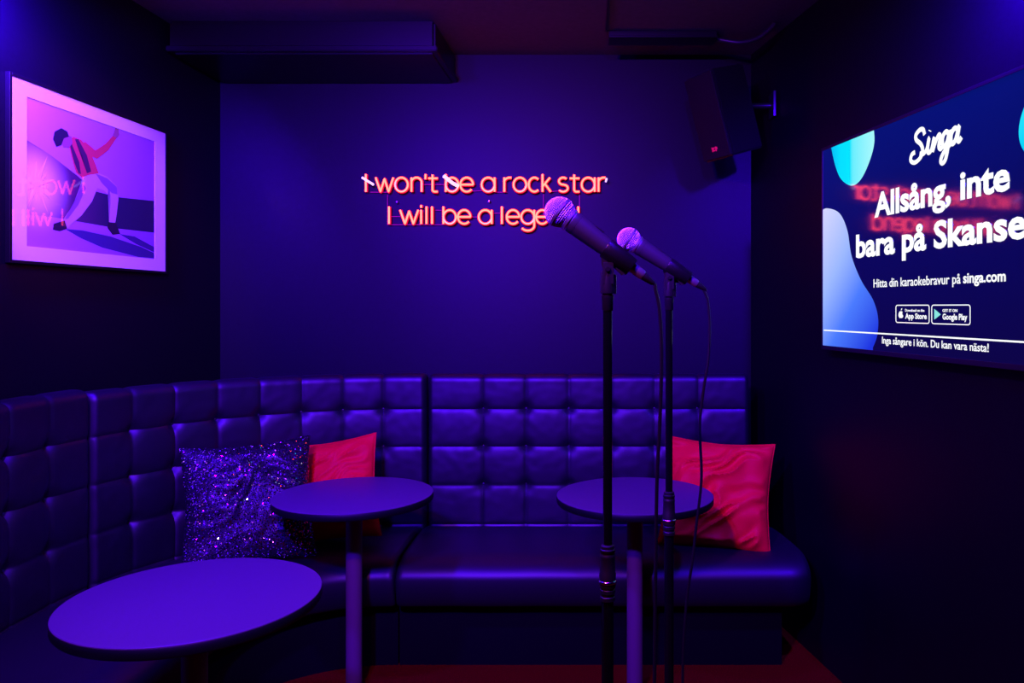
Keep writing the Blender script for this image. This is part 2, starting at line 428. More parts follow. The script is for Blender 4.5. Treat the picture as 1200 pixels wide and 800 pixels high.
# right red cushion
place_cushion('cushion', 'large red cushion leaning in the right end of the banquette', 'cushion',
    (.565, 3.47, .675), (.975, -.21, -.05), (.015, .40, 1), .485, .095, 2.3, M['red'], wr=.026, group='red cushions')
place_cushion('cushion', 'red cushion half hidden behind the sequinned cushion and the middle table', 'cushion',
    (-1.165, 3.50, .685), (.985, .05, .13), (.06, .35, 1), .455, .065, 5.1, M['red'], wr=.014, group='red cushions')
# sequinned cushion
tS, oS, mS = place_cushion('sequin_cushion', 'dark blue sequinned cushion glittering at the curve of the banquette', 'cushion',
    (-1.40, 3.23, .70), (.93, .36, .05), (-.12, .42, 1), .51, .075, 8.8, M['sequin_cloth'], piping=False, wr=.012)
src = cushion_mesh(.51, .075, 8.8, .012, 88); bmesh.ops.recalc_face_normals(src, faces=src.faces)
src.faces.ensure_lookup_table(); sq = bmesh.new(); rnd = random.Random(3)
for f in src.faces:
    cc = f.calc_center_median()
    if cc.z < 0: continue
    for _ in range(1 if rnd.random() < .75 else 0):
        v = [x.co for x in f.verts]; a, b = rnd.random(), rnd.random()
        p = v[0].lerp(v[1], a).lerp(v[3].lerp(v[2], a), b)
        nn = (f.normal+Vector((rnd.gauss(0, .30), rnd.gauss(0, .30), rnd.gauss(0, .30)))).normalized()
        e1 = nn.orthogonal().normalized(); e2 = nn.cross(e1); ph = rnd.random()
        vs = [sq.verts.new(mS @ (p+f.normal*.0028+(e1*math.cos(k*PI/3+ph)+e2*math.sin(k*PI/3+ph))*.0026)) for k in range(6)]
        sq.faces.new(vs)
src.free()
o = obj('sequins', sq, M['sequin'], tS, smooth=False); o['kind'] = 'stuff'

# ================================================================ NEON SIGN
YS = 4.022
def sp(cx, cy, dy=0): return at(cx/3.53+400, cy/3.53+180, YS)+Vector((0, dy, 0))
def arc(cx, cy, rx, ry, a0, a1, n=22):
    return [(cx+rx*math.cos(math.radians(a0+(a1-a0)*i/n)), cy-ry*math.sin(math.radians(a0+(a1-a0)*i/n))) for i in range(n+1)]
def glyph(ch, x0, x1, top, xt, base):
    cx, rx = (x0+x1)/2, (x1-x0)/2; cy, ry = (xt+base)/2, (base-xt)/2; wd = x1-x0
    if ch in 'Il': return [[(cx, top), (cx, base)]]
    if ch == 'w': return [[(x0, xt), (x0+wd*.27, base), (cx, xt+5), (x1-wd*.27, base), (x1, xt)]]
    if ch == 'o': return [arc(cx, cy, rx, ry, 0, 360)]
    if ch == 'n': return [[(x0, xt), (x0, base)], [(x0, xt+ry*.8)]+arc(cx, xt+rx*.95, rx, rx*.95, 170, 0, 14)+[(x1, base)]]
    if ch == "'": return [[(cx, top), (cx-1, top+20)]]
    if ch == 't': return [[(cx-2, top+2), (cx-2, base-9)]+arc(cx+7, base-9, 9, 9, 180, 270, 6)+[(x1, base)], [(x0, xt+3), (x1, xt+3)]]
    if ch == 'b': return [[(x0, top), (x0, base)], arc(cx, cy, rx, ry, 0, 360)]
    if ch == 'd': return [[(x1, top), (x1, base)], arc(cx, cy, rx, ry, 0, 360)]
    if ch == 'a': return [[(x1, xt), (x1, base)], arc(cx, cy, rx, ry, 0, 360)]
    if ch == 'e': return [[(x0+1, cy), (x1, cy)]+arc(cx, cy, rx, ry, 0, 318)]
    if ch == 'c': return [arc(cx, cy, rx, ry, 48, 312)]
    if ch == 'r': return [[(x0, xt), (x0, base)], [(x0, xt+18)]+arc(x0+wd*.75, xt+18, wd*.75, 18, 175, 75, 10)]
    if ch == 'k': return [[(x0, top), (x0, base)], [(x1-3, xt), (x0+2, cy+6)], [(x0+wd*.35, cy-1), (x1, base)]]
    if ch == 's': return [arc(cx, xt+ry*.5, rx*.85, ry*.5, 40, 180, 10)+arc(cx, xt+ry*.5, rx*.85, ry*.5, 180, 268, 8)[1:]+arc(cx, base-ry*.5, rx*.95, ry*.5, 90, -90, 14)[1:]+arc(cx, base-ry*.5, rx*.95, ry*.5, -90, -145, 6)[1:]]
    if ch == 'i': return [[(cx, xt), (cx, base)], [(cx, top-6), (cx, top+4)]]
    if ch == 'g': return [arc(cx, cy, rx, ry, 0, 360), [(x1, xt), (x1, base+8)]+arc(cx, base+8, rx, 20, 0, -150, 16)[1:]]
def subdiv(st):
    out = [st[0]]
    for a, b in zip(st, st[1:]):
        d = math.hypot(b[0]-a[0], b[1]-a[1])
        if d > 8: out += [(a[0]+(b[0]-a[0])*k, a[1]+(b[1]-a[1])*k) for k in (1.6/d, 1-1.6/d)]
        out.append(b)
    return out
sgn = thing('neon_sign', 'pink red neon sign of two lines of lettering on the back wall', 'neon sign', tuple(at(568, 235, YS)))
L1 = [('I', 97, 105), ('w', 142, 215), ('o', 222, 275), ('n', 290, 332), ("'", 345, 352), ('t', 360, 398), ('b', 432, 484), ('e', 492, 545), ('a', 580, 634), ('r', 674, 705), ('o', 712, 765), ('c', 775, 822), ('k', 832, 866), ('s', 897, 938), ('t', 945, 985), ('a', 994, 1048), ('r', 1064, 1094)]
L2 = [('I', 193, 201), ('w', 243, 318), ('i', 326, 334), ('l', 348, 356), ('l', 371, 379), ('b', 422, 474), ('e', 482, 534), ('a', 568, 622), ('l', 660, 668), ('e', 684, 736), ('g', 744, 798), ('e', 806, 856), ('n', 870, 912), ('d', 926, 980)]
for line, (top, xt, base) in ((L1, (85, 99, 157)), (L2, (219, 233, 290))):
    for ch, x0, x1 in line:
        bmc = bmesh.new(); bmk = bmesh.new()
        for st in glyph(ch, x0, x1, top, xt, base):
            cl = len(st) > 20 and abs(st[0][0]-st[-1][0]) < .01 and abs(st[0][1]-st[-1][1]) < .01
            s_ = st[:-1] if cl else st
            s_ = s_ if cl else subdiv(s_)
            tube(bmc, [sp(a, b) for a, b in s_], .0047, 8, closed=cl)
            tube(bmk, [sp(a, b, .010) for a, b in s_], .0094, 8, closed=cl)
        o = obj('letter_tube', bmc, M['neon'], sgn); obj('letter_casing', bmk, M['neon_case'], o)
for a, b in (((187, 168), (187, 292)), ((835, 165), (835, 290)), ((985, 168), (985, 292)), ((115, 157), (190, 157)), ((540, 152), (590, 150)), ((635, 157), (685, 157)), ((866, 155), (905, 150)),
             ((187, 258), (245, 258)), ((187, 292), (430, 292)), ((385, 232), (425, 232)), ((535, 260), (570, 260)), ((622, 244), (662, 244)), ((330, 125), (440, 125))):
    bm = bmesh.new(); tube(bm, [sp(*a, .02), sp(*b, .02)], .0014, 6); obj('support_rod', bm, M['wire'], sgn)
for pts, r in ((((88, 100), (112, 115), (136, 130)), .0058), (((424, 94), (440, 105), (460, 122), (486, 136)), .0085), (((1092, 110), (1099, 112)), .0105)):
    bm = bmesh.new(); tube(bm, spline([sp(a, b, -.012) for a, b in pts], 4), r, 8); obj('lamp_glint', bm, M['sign_glint'], sgn, label='pale pink white glint of a ceiling lamp on the sign')  # ceiling lamp reflections on the sign, put in as glowing strokes
for cx, cy in ((228, 198), (610, 195), (950, 198)):
    bm = bmesh.new(); q = Matrix.Translation(sp(cx, cy, .038)) @ Matrix.Rotation(PI/2, 4, 'X'); lathe(bm, [(.006, 0), (.006, .03), (.003, .034), (0, .034)], 12, q); obj('wall_stud', bm, M['nickel'], sgn)

# ================================================================ TELEVISION
TA = 1.550; SLO = .190; cl_ = math.sqrt(1+SLO*SLO)
tvd = Vector((SLO, -1, 0))/cl_; tvn = Vector((-1, -SLO, 0))/cl_; Y0 = 3.185
TV0 = Vector((TA-SLO*Y0, Y0, 1.331)); TW, TH = 1.47, .812
def tvp(u_, z, off=0): return TV0+tvd*u_+Vector((0, 0, z-1.331))+tvn*off
def pxuz(px, py):
    Y = TA/((px-HX)/F+SLO); return (Y0-Y)*cl_, H+(HY-py)/F*Y
TVM = Matrix(((tvd.x, 0, tvn.x, TV0.x), (tvd.y, 0, tvn.y, TV0.y), (0, 1, 0, TV0.z), (0, 0, 0, 1)))
def tvbox(bm, u0, v0, d0, u1, v1, d1, bev=0): box(bm, (u0, v0, d0), (u1, v1, d1), bev, 0, TVM)
tv = thing('television', 'large black flat screen television with blue karaoke page on right wall', 'television', tuple(TV0))
bm = bmesh.new(); tvbox(bm, .004, .004, -.034, TW-.004, TH-.004, -.004, .004); obj('housing', bm, M['black'], tv)
bz = .011
bm = bmesh.new()
for a in ((0, 0, bz, TH), (TW-bz, 0, TW, TH), (0, 0, TW, .016), (0, TH-bz, TW, TH)): tvbox(bm, a[0], a[1], -.02, a[2], a[3], .002, .0012)
obj('bezel', bm, M['black'], tv)
bm = bmesh.new(); tvbox(bm, .45, .25, -.058, 1.0, .6, -.032, .002); obj('wall_bracket', bm, M['steel'], tv)
ORGTV = TV0
M['scr_bg'] = screen_grad('screen_navy', [(0, (.0035, .0015, .055)), (.45, (.002, .002, .095)), (1, (.001, .006, .17))], (0, 0, 1), 0.0, .81)
M['scr_blobA'] = screen_grad('screen_pale_blob', [(0, (.012, .035, .75)), (.30, (.07, .20, .98)), (.58, (.33, .48, 1.0)), (1, (.70, .70, 1.0))], (0, .9, .9), -.30, .52)
M['scr_blobB'] = screen_grad('screen_teal_blob', [(0, (.0, .36, .85)), (.30, (.0, .74, 1.0)), (.50, (.0, .78, 1.0)), (.56, (.14, .86, .97)), (1, (.42, .95, .97))], (0, -1, 0), .04, .40)
M['scr_blobC'] = screen_grad('screen_cyan_blob', [(0, (.0, .16, .65)), (.4, (.0, .62, .95)), (1, (.02, .8, .98))], (0, 0, 1), .50, .70)
bm = bmesh.new(); tvbox(bm, bz-.001, .015, -.004, TW-bz+.001, TH-bz+.001, 0); scr = obj('screen', bm, M['scr_bg'], tv, smooth=False)
def flat(name, uv, off, m, mi=None):
    bm = bmesh.new(); v = [bm.verts.new(tvp(a, b, off)) for a, b in uv]; bm.faces.new(v)
    r = bmesh.ops.extrude_face_region(bm, geom=bm.faces[:]); bmesh.ops.translate(bm, verts=[x for x in r['geom'] if isinstance(x, bmesh.types.BMVert)], vec=-tvn*.0003)
    bmesh.ops.triangulate(bm, faces=bm.faces[:])
    bmesh.ops.recalc_face_normals(bm, faces=bm.faces)
    return obj(name, bm, m, scr, smooth=False)
def smooth_px(pts, n=6): return [(p.x, p.y) for p in spline([(a, b, 0) for a, b in pts], n)]
zlo, zhi = 1.331+.0155, 1.331+TH-bz-.0005; ulo = bz
A = [pxuz(*p) for p in smooth_px([(962, 247), (970, 244), (984, 250), (993, 270), (998, 300), (1009, 328), (1023, 351), (1029, 372), (1028, 393), (1023, 407)])]
A = [(max(a, ulo), max(b, zlo)) for a, b in A]
flat('picture_blob', [(ulo, zlo)]+[(ulo, A[0][1]-.001)]+A+[(A[-1][0], zlo)] if A[-1][1] > zlo+.002 else [(ulo, zlo), (ulo, A[0][1]-.001)]+A, .0006, M['scr_blobA'])
B = [pxuz(*p) for p in smooth_px([(974, 172), (979, 194), (986, 210), (998, 217.5), (1009, 210), (1019, 189), (1024.5, 168), (1024, 150)])]
B = [(max(a, ulo), min(b, zhi)) for a, b in B]
flat('picture_blob', B, .0006, M['scr_blobB'])
cu, cz = 1.34, 1.985
C_ = [(min(cu+.235*math.cos(a)*(1+.06*math.sin(2*a)), TW-bz), cz+.150*math.sin(a)) for a in [2*PI*i/64 for i in range(64)]]
flat('picture_blob', C_, .0006, M['scr_blobC'])
flat('screen_line', [(.02, 1.4055), (TW-.02, 1.4055), (TW-.02, 1.4105), (.02, 1.4105)], .0012, M['scr_text'])
def text(body, u0, u1, base, cap, bold=0.0, name='lettering', shear=0, off=.0012):
    c = bpy.data.curves.new('t', 'FONT'); c.body = body; c.bevel_depth = bold; c.bevel_resolution = 0; c.shear = shear; c.size = 1; c.resolution_u = 3
    o = bpy.data.objects.new('t', c); COL.objects.link(o); dg = bpy.context.evaluated_depsgraph_get()
    me = bpy.data.meshes.new_from_object(o.evaluated_get(dg)); bpy.data.objects.remove(o)
    zm = max(max(v.co.z for v in me.vertices), 1e-6); xs = [v.co.x for v in me.vertices]; x0, x1 = min(xs), max(xs); k = (u1-u0)/(x1-x0); kz = cap/.729
    bm = bmesh.new(); bm.from_mesh(me); bpy.data.meshes.remove(me)
    for v in bm.verts: v.co = tvp(u0+(v.co.x-x0)*k, base+v.co.y*kz, off+.0004*v.co.z/zm)
    return obj(name, bm, M['scr_text'], scr, smooth=False)
def px_u(x): return pxuz(x, 300)[0]
text('Allsång, inte', px_u(1025), px_u(1184), 1.822, .085, .032)
text('bara på Skansen', px_u(1003.5), TW-px_u(1003.5), 1.686, .085, .032)
text('Hitta din karaokebravur på', px_u(1024), px_u(1126), 1.571, .031, .008)
text('singa.com', px_u(1129), px_u(1179), 1.572, .031, .026)
text('Inga sångare i kön. Du kan vara nästa!', px_u(1034), px_u(1159), 1.374, .025, .012)
for (a, b, s1, s2, sp_) in ((1050, 1089, 'Download on the', 'App Store', 0), (1092, 1137, 'GET IT ON', 'Google Play', 1)):
    u0, u1 = px_u(a), px_u(b); z0, z1 = 1.449, 1.507; r = .008; P_ = []
    for (cx, cz_, st) in ((u1-r, z1-r, 0), (u0+r, z1-r, 90), (u0+r, z0+r, 180), (u1-r, z0+r, 270)):
        P_ += [(cx+r*math.cos(math.radians(st+k*22.5)), cz_+r*math.sin(math.radians(st+k*22.5))) for k in range(5)]
    bm = bmesh.new(); tube(bm, [tvp(x, z, .0) for x, z in P_], .0016, 6, closed=True); obj('badge_outline', bm, M['scr_text'], scr)
    text(s1, u0+.055, u0+.055+(.105 if not sp_ else .07), 1.486, .009, .01)
    text(s2, u0+.055, u1-.012, 1.463, .018, .03)
    if sp_: flat('play_triangle', [(u0+.014, 1.462), (u0+.046, 1.478), (u0+.014, 1.495)], .0012, screen_mat('screen_mint', (.25, .8, .75)))
    else:
        body_ = [(u0+.030+.0135*math.cos(q)*(1-.10*math.sin(q)), 1.4755+.0125*math.sin(q)*(1 if abs(math.cos(q)) > .25 else .90)) for q in [2*PI*i/32 for i in range(32)]]
        body_ = [(x-(.0055*max(0, 1-((z-1.478)/.006)**2) if x > u0+.030 and abs(z-1.478) < .006 else 0), z) for x, z in body_]
        flat('apple_mark', body_, .0012, M['scr_text'])
        flat('apple_leaf', [(u0+.030, 1.4895), (u0+.033, 1.4955), (u0+.037, 1.497), (u0+.036, 1.4925)], .0012, M['scr_text'])
# script wordmark, drawn with a round pen
lu, lz = px_u(1067), 1.972; LW = px_u(1127)-px_u(1067)
strokes = [
 [(.30, .86), (.27, 1.0), (.20, 1.02), (.12, .93), (.13, .80), (.22, .66), (.26, .50), (.22, .33), (.10, .24), (.01, .32), (.03, .46), (.10, .50)],
 [(.20, .42), (.28, .40), (.35, .50), (.39, .74), (.36, .50), (.38, .38), (.44, .44), (.49, .70), (.48, .50), (.46, .38), (.51, .56), (.58, .73), (.61, .66), (.585, .46), (.62, .38), (.67, .46)],
 [(.77, .68), (.72, .75), (.66, .66), (.65, .50), (.68, .41), (.74, .50), (.79, .74), (.76, .40), (.71, .10), (.65, .02), (.62, .10), (.67, .26), (.80, .42), (.82, .46)],
 [(.94, .70), (.88, .76), (.82, .66), (.81, .50), (.84, .41), (.90, .50), (.96, .78), (.93, .52), (.95, .42), (1.0, .50)],
 [(.405, .90), (.41, .92)]]
bm = bmesh.new()
for st in strokes:
    pts = spline([(a, b, 0) for a, b in st], 6); P_ = [tvp(lu+p.x*LW, lz+(p.y-.24)*.128, .0) for p in pts]
    tube(bm, P_, .0078, 8)
for v in bm.verts:   # flatten the pen tube into the screen surface
    d = (v.co-TV0).dot(tvn); v.co = v.co-tvn*d+tvn*(.0012 if d > 0 else .0006)
obj('wordmark', bm, M['scr_text'], scr, smooth=False)

# ================================================================ FRAMED PICTURE
PS = .049; wl = math.sqrt(1+PS**2); pd = Vector((PS, 1, 0))/wl; pn = Vector((1, -PS, 0))/wl
PO = .012
def pic(px, py, off=0):
    k = (px-HX)/F; A0 = -2.105+PO; Y = A0/(k-PS)
    return Vector((k*Y, Y, H+(HY-py)/F*Y))+pn*off
Yn, Yf = pic(12.5, 200).y, pic(193.2, 200).y
p0 = Vector((LX(Yn)+PO, Yn, 1.662)); PW = (Yf-Yn)*wl; PHH = 2.287-1.662
PM = Matrix(((pd.x, 0, pn.x, p0.x), (pd.y, 0, pn.y, p0.y), (0, 1, 0, p0.z), (0, 0, 0, 1)))
pt = thing('framed_picture', 'black framed photograph of a leaning performer on the left wall', 'picture', tuple(p0))
bm = bmesh.new(); fw = .011
for a in ((-fw, -fw, 0, PHH+fw), (PW, -fw, PW+fw, PHH+fw), (0, -fw, PW, 0), (0, PHH, PW, PHH+fw)): box(bm, (a[0], a[1], -.0112), (a[2], a[3], .006), .0015, 0, PM)
obj('frame', bm, M['frame'], pt)
def ppx(px, py):
    v = pic(px, py)-p0; return v.dot(pd), v.z
iu0, iv0 = ppx(31, 287); iu1, iv1 = ppx(181.2, 165); iv0 = 1.713-1.662; iv1 = 2.234-1.662
bm = bmesh.new()
for a in ((0, 0, iu0, PHH), (iu1, 0, PW, PHH), (iu0, 0, iu1, iv0), (iu0, iv1, iu1, PHH)): box(bm, (a[0], a[1], -.002), (a[2], a[3], .0015), 0, 0, PM)
obj('mount', bm, M['mat'], pt, smooth=False)
def pmat(name, c): return mat(name, c, .6, spec=.2)
def print_grad(name, c0, c1, axis, a, b, glow=None):
    m = pmat(name, c0); nt = m.node_tree; N = nt.nodes; L = nt.links
    tc = N.new('ShaderNodeTexCoord'); vm = N.new('ShaderNodeVectorMath'); vm.operation = 'DOT_PRODUCT'; vm.inputs[1].default_value = axis
    L.new(tc.outputs['Object'], vm.inputs[0]); mr = N.new('ShaderNodeMapRange'); mr.inputs['From Min'].default_value = a; mr.inputs['From Max'].default_value = b
    L.new(vm.outputs['Value'], mr.inputs['Value']); mx = N.new('ShaderNodeMix'); mx.data_type = 'RGBA'
    mx.inputs[6].default_value = (*c0, 1); mx.inputs[7].default_value = (*c1, 1); L.new(mr.outputs['Result'], mx.inputs[0])
    out = mx.outputs[2]
    if glow:   # the printed flare: bright soft disc in the photograph on the paper
        ds = N.new('ShaderNodeVectorMath'); ds.operation = 'DISTANCE'; ds.inputs[1].default_value = glow; L.new(tc.outputs['Object'], ds.inputs[0])
        m2 = N.new('ShaderNodeMapRange'); m2.inputs['From Min'].default_value = .02; m2.inputs['From Max'].default_value = .19; m2.inputs['To Min'].default_value = 1; m2.inputs['To Max'].default_value = 0
        m2.interpolation_type = 'SMOOTHSTEP'
        L.new(ds.outputs['Value'], m2.inputs['Value']); m3 = N.new('ShaderNodeMix'); m3.data_type = 'RGBA'
        L.new(m2.outputs['Result'], m3.inputs[0]); L.new(out, m3.inputs[6]); m3.inputs[7].default_value = (.95, .75, .85, 1); out = m3.outputs[2]
    L.new(out, N['Principled BSDF'].inputs['Base Color'])
    return m
gl = pic(43, 217)-p0
PMs = [print_grad('print_sky', (.50, .30, .62), (.36, .12, .62), tuple(pd), .10, .85),
       print_grad('print_ramp', (.16, .03, .12), (.02, .02, .06), tuple(pd), .05, .50, tuple(gl)),
       print_grad('print_ground', (.46, .22, .50), (.30, .12, .55), tuple(pd), .1, .8, tuple(gl)),
       pmat('print_shadow', (.05, .03, .16)), pmat('print_trousers', (.55, .36, .55)), pmat('print_trouser_fold', (.25, .12, .34)),
       pmat('print_jacket', (.55, .05, .08)), pmat('print_jacket_dark', (.06, .02, .05)), pmat('print_dark', (.02, .015, .03)), pmat('print_skin', (.30, .10, .16))]
bm = bmesh.new(); layer = [0]
def pf(pts, mi, sm=0):
    pts = smooth_px(pts+[pts[0]], sm)[:-1] if sm else pts
    layer[0] += 1; off = .00005*layer[0]-.001
    q = []
    for a, b in pts:
        uu, vv = ppx(a, b); uu = min(max(uu, iu0-.001), iu1+.001); vv = min(max(vv, iv0-.001), iv1+.001); q.append(PM @ Vector((uu, vv, off)))
    t = bmesh.new(); f = t.faces.new([t.verts.new(x) for x in q]); bmesh.ops.triangulate(t, faces=[f]); merge(bm, t, None, mi)
    for f in bm.faces: pass
pf([(29, 100), (184, 150), (184, 310), (29, 300)], 0)
pf([(29, 163), (36, 168), (60, 182), (90, 205), (112, 224), (139, 231), (184, 236), (184, 280), (29, 262)], 1)
pf([(29, 251), (60, 254), (100, 261), (140, 268), (184, 273), (184, 310), (29, 300)], 2)
pf([(76, 268), (98, 270), (130, 277), (165, 289), (184, 297), (184, 303), (162, 301), (120, 290), (95, 279)], 3)
pf([(140, 274), (158, 277), (184, 290), (184, 296), (160, 286)], 3)
# a leaning dancer with one arm thrown up
pf([(66, 268), (64, 263), (74, 258), (86, 240), (95, 222), (98, 207), (106, 199), (117, 203), (116, 216), (108, 236), (96, 252), (84, 262), (78, 269)], 4)
pf([(100, 204), (112, 201), (126, 207), (137, 218), (139, 233), (137, 250), (135, 262), (128, 261), (129, 246), (130, 231), (122, 223), (108, 218)], 4)
pf([(112, 203), (126, 209), (137, 219), (138, 228), (131, 226), (120, 215)], 5)
pf([(88, 236), (98, 216), (101, 220), (92, 240), (80, 256), (76, 257)], 5)
pf([(63, 262), (76, 258), (79, 268), (70, 271), (62, 269)], 8)
pf([(127, 260), (136, 261), (141, 274), (132, 275), (126, 267)], 8)
pf([(80, 166), (86, 160), (96, 164), (106, 178), (112, 192), (116, 203), (104, 205), (96, 208), (89, 202), (84, 185)], 6, 0)
pf([(88, 163), (92, 163), (102, 182), (107, 201), (102, 203), (97, 184)], 7)
pf([(82, 170), (84, 168), (93, 190), (95, 204), (92, 203), (87, 190)], 7)
pf([(96, 168), (100, 166), (112, 176), (124, 168), (133, 158), (137, 161), (127, 176), (114, 186), (104, 182)], 6)
pf([(132, 159), (135, 150), (139, 151), (140, 158), (137, 162)], 9)
pf([(74, 172), (71, 163), (76, 158), (84, 160), (85, 168), (81, 173)], 9)
pf([(62, 163), (64, 154), (72, 150), (79, 154), (81, 160), (75, 162), (72, 170), (66, 172)], 8)
# light rays of the printed flare
for k in range(14):
    a = 2*PI*k/14+.2; r0, r1 = 3, 20+9*(k % 3)
    c0, c1 = 43, 217
    e = [(c0+r1*math.cos(a)*.8, c1+r1*math.sin(a)), (c0+2.2*math.cos(a+PI/2), c1+2.2*math.sin(a+PI/2)), (c0-2.2*math.cos(a+PI/2), c1-2.2*math.sin(a+PI/2))]
    PMs.append(pmat('print_ray', (.95, .72, .85))) if k == 0 else None
    pf([p if p[0] > 32 else (32, p[1]) for p in e], 10)
pr = obj('print', bm, PMs, pt, smooth=False)
bm = bmesh.new(); box(bm, (-.001, -.001, .0030), (PW+.001, PHH+.001, .0045), 0, 0, PM); obj('glass_pane', bm, M['glass'], pt, smooth=False)

# ================================================================ LOUDSPEAKER
sc = Vector((.642, 3.705, 2.415))
fd = Vector((-.845, -.445, -.30)).normalized()       # facing direction
rt = Vector((0, 0, 1)).cross(fd).normalized(); upv = fd.cross(rt).normalized()
SM = Matrix(((rt.x, upv.x, fd.x, sc.x), (rt.y, upv.y, fd.y, sc.y), (rt.z, upv.z, fd.z, sc.z), (0, 0, 0, 1)))
sp_ = thing('loudspeaker', 'black loudspeaker tilted down from the upper right corner of the room', 'loudspeaker', tuple(sc))
bm = bmesh.new()
prism(bm, [SM @ Vector(p) for p in ((-.11, -.2, .10), (.11, -.2, .10), (.07, -.2, -.12), (-.07, -.2, -.12))], (SM.to_3x3() @ Vector((0, .40, 0))))
bmesh.ops.recalc_face_normals(bm, faces=bm.faces); bmesh.ops.bevel(bm, geom=bm.edges[:], offset=.008, segments=2, affect='EDGES'); obj('cabinet', bm, M['speaker'], sp_)
bm = bmesh.new(); box(bm, (-.103, -.193, .095), (.103, .193, .108), .004, 0, SM); obj('front_grille', bm, M['speaker_grille'], sp_)
bm = bmesh.new()
for q in ((-.012, -.158, .002, -.152), (-.012, -.146, .002, -.140), (-.012, -.152, -.006, -.146), (.006, -.160, .012, -.138), (-.02, -.160, -.015, -.138), (.014, -.152, .020, -.140)):
    box(bm, (q[0]-.0, q[1], .107), (q[2], q[3], .110), 0, 0, SM)
obj('badge', bm, M['badge'], sp_, smooth=False, label='small glowing red badge')
bm = bmesh.new(); e = SM @ Vector((0, .02, -.12)); tube(bm, [e, e+Vector((.05, .03, 0)), Vector((RX(3.76)-.004, 3.78, e.z))], .014, 10)
box(bm, (RX(3.76)-.018, 3.73, e.z-.06), (RX(3.76)-.006, 3.83, e.z+.06), .002); obj('bracket', bm, M['steel'], sp_)

# ================================================================ MICROPHONE STANDS
def make_stand(label, loc):
    t = thing('microphone_stand', label, 'microphone stand', (0, 0, 0), 'straight black microphone stands')
    bm = bmesh.new(); lathe(bm, [(0, 0), (.128, 0), (.130, .004), (.128, .014), (.115, .020), (.03, .030), (.018, .034), (.018, .045), (0, .045)], 56); obj('base', bm, M['steel'], t)
    bm = bmesh.new(); lathe(bm, [(.0100, .03), (.0100, 1.04)], 28); obj('lower_tube', bm, M['gloss_black'], t)
    bm = bmesh.new(); pr_ = [(.0102, 1.014), (.0125, 1.016), (.0125, 1.022), (.0115, 1.023), (.0115, 1.027), (.0128, 1.028), (.0128, 1.034), (.0118, 1.035), (.0135, 1.038), (.0135, 1.040)]
    lathe(bm, pr_+[(.0138, 1.060), (.0130, 1.062), (.0122, 1.085), (.0126, 1.087), (.0126, 1.091), (.0118, 1.092), (.0118, 1.095), (.0126, 1.096), (.0126, 1.100), (.0112, 1.101), (.0112, 1.106), (.0082, 1.108)], 32); obj('clutch', bm, M['rubber'], t)
    bm = bmesh.new(); lathe(bm, [(.0136, 1.0440), (.0150, 1.0452), (.0153, 1.0465), (.0150, 1.0480), (.0136, 1.0492)], 36); obj('clutch_ring', bm, M['chrome'], t, label='bright metal ring')
    bm = bmesh.new(); lathe(bm, [(.0076, 1.05), (.0076, 1.502)], 28); obj('upper_tube', bm, M['gloss_black'], t)
    bm = bmesh.new(); lathe(bm, [(.0078, 1.494), (.0092, 1.496), (.0092, 1.512), (.0100, 1.514), (.0100, 1.520), (.0088, 1.521), (.0088, 1.527)], 28); obj('thread_adapter', bm, M['steel'], t)
    cl = bmesh.new(); lathe(cl, [(0, 1.522), (.0118, 1.523), (.0125, 1.528), (.0115, 1.552), (.0105, 1.560), (.0, 1.566)], 28)
    clip = obj('clip_foot', cl, M['black'], t)
    bm = bmesh.new()
    for s_ in (-1, 1):
        box(bm, (-.008, s_*.0085-.0025, 1.538), (.010, s_*.0085+.0025, 1.574), .0015)
    obj('clip_fork', bm, M['black'], t)
    bm = bmesh.new(); lathe(bm, [(0, -.015), (.004, -.015), (.0045, -.012), (.0045, .012), (.004, .015), (0, .015)], 16, Matrix.Translation((0, 0, 1.563)) @ Matrix.Rotation(PI/2, 4, 'X')); obj('pivot_screw', bm, M['steel'], t)
    bm = bmesh.new(); lathe(bm, [(0, 0), (.0022, 0), (.0022, .032), (0, .032)], 10, Matrix.Translation((.0125, -.003, 1.522))); obj('clamp_pin', bm, M['chrome'], t, label='thin shiny upright pin')
    t.location = loc; return t
def add_clip_arm(stand, X, Y, th, ax, az, nm='clip_sleeve'):
    """sleeve that grips the microphone; (ax, az) point of the mic axis above the stand"""
    d = Vector((math.cos(th), 0, -math.sin(th))); nrm = Vector((-math.sin(th), 0, -math.cos(th)))
    q = Matrix(((0, nrm.x, d.x, ax), (1, 0, 0, 0), (0, nrm.z, d.z, az), (0, 0, 0, 1)))
    bm = bmesh.new(); t = bmesh.new(); rings = []
    for k, (tt, r) in enumerate(((-.018, .0178), (-.016, .0188), (.01, .0178), (.034, .0166), (.036, .0158))):
        ring = []
        for i in range(25):
            a = math.radians(-60+300*i/24) ; ring.append(t.verts.new((r*math.cos(a), r*math.sin(a), tt)))
        rings.append(ring)
    for a, b in zip(rings, rings[1:]):
        for i in range(24): t.faces.new((a[i], a[i+1], b[i+1], b[i]))
    r = bmesh.ops.solidify(t, geom=t.faces[:], thickness=.0016)
    bmesh.ops.rotate(t, verts=t.verts, cent=(0, 0, 0), matrix=Matrix.Rotation(0, 3, 'Z'))
    merge(bm, t, q)
    # tapering neck down to the pivot
    c = Vector((ax, 0, az)); a1 = c+d*-.016+nrm*.016; a2 = c+d*.034+nrm*.0145; a3 = c+d*.030+nrm*.021
    pv = Vector((0, 0, 1.563))
    out = [a1, a2, a3, Vector((.010, 0, 1.566)), Vector((.006, 0, 1.557)), Vector((-.006, 0, 1.557)), Vector((-.010, 0, 1.570))]
    prism(bm, [p+Vector((0, -.006, 0)) for p in out], Vector((0, .012, 0)))
    o = obj(nm, bm, M['black'], None); o.parent = stand
    return o
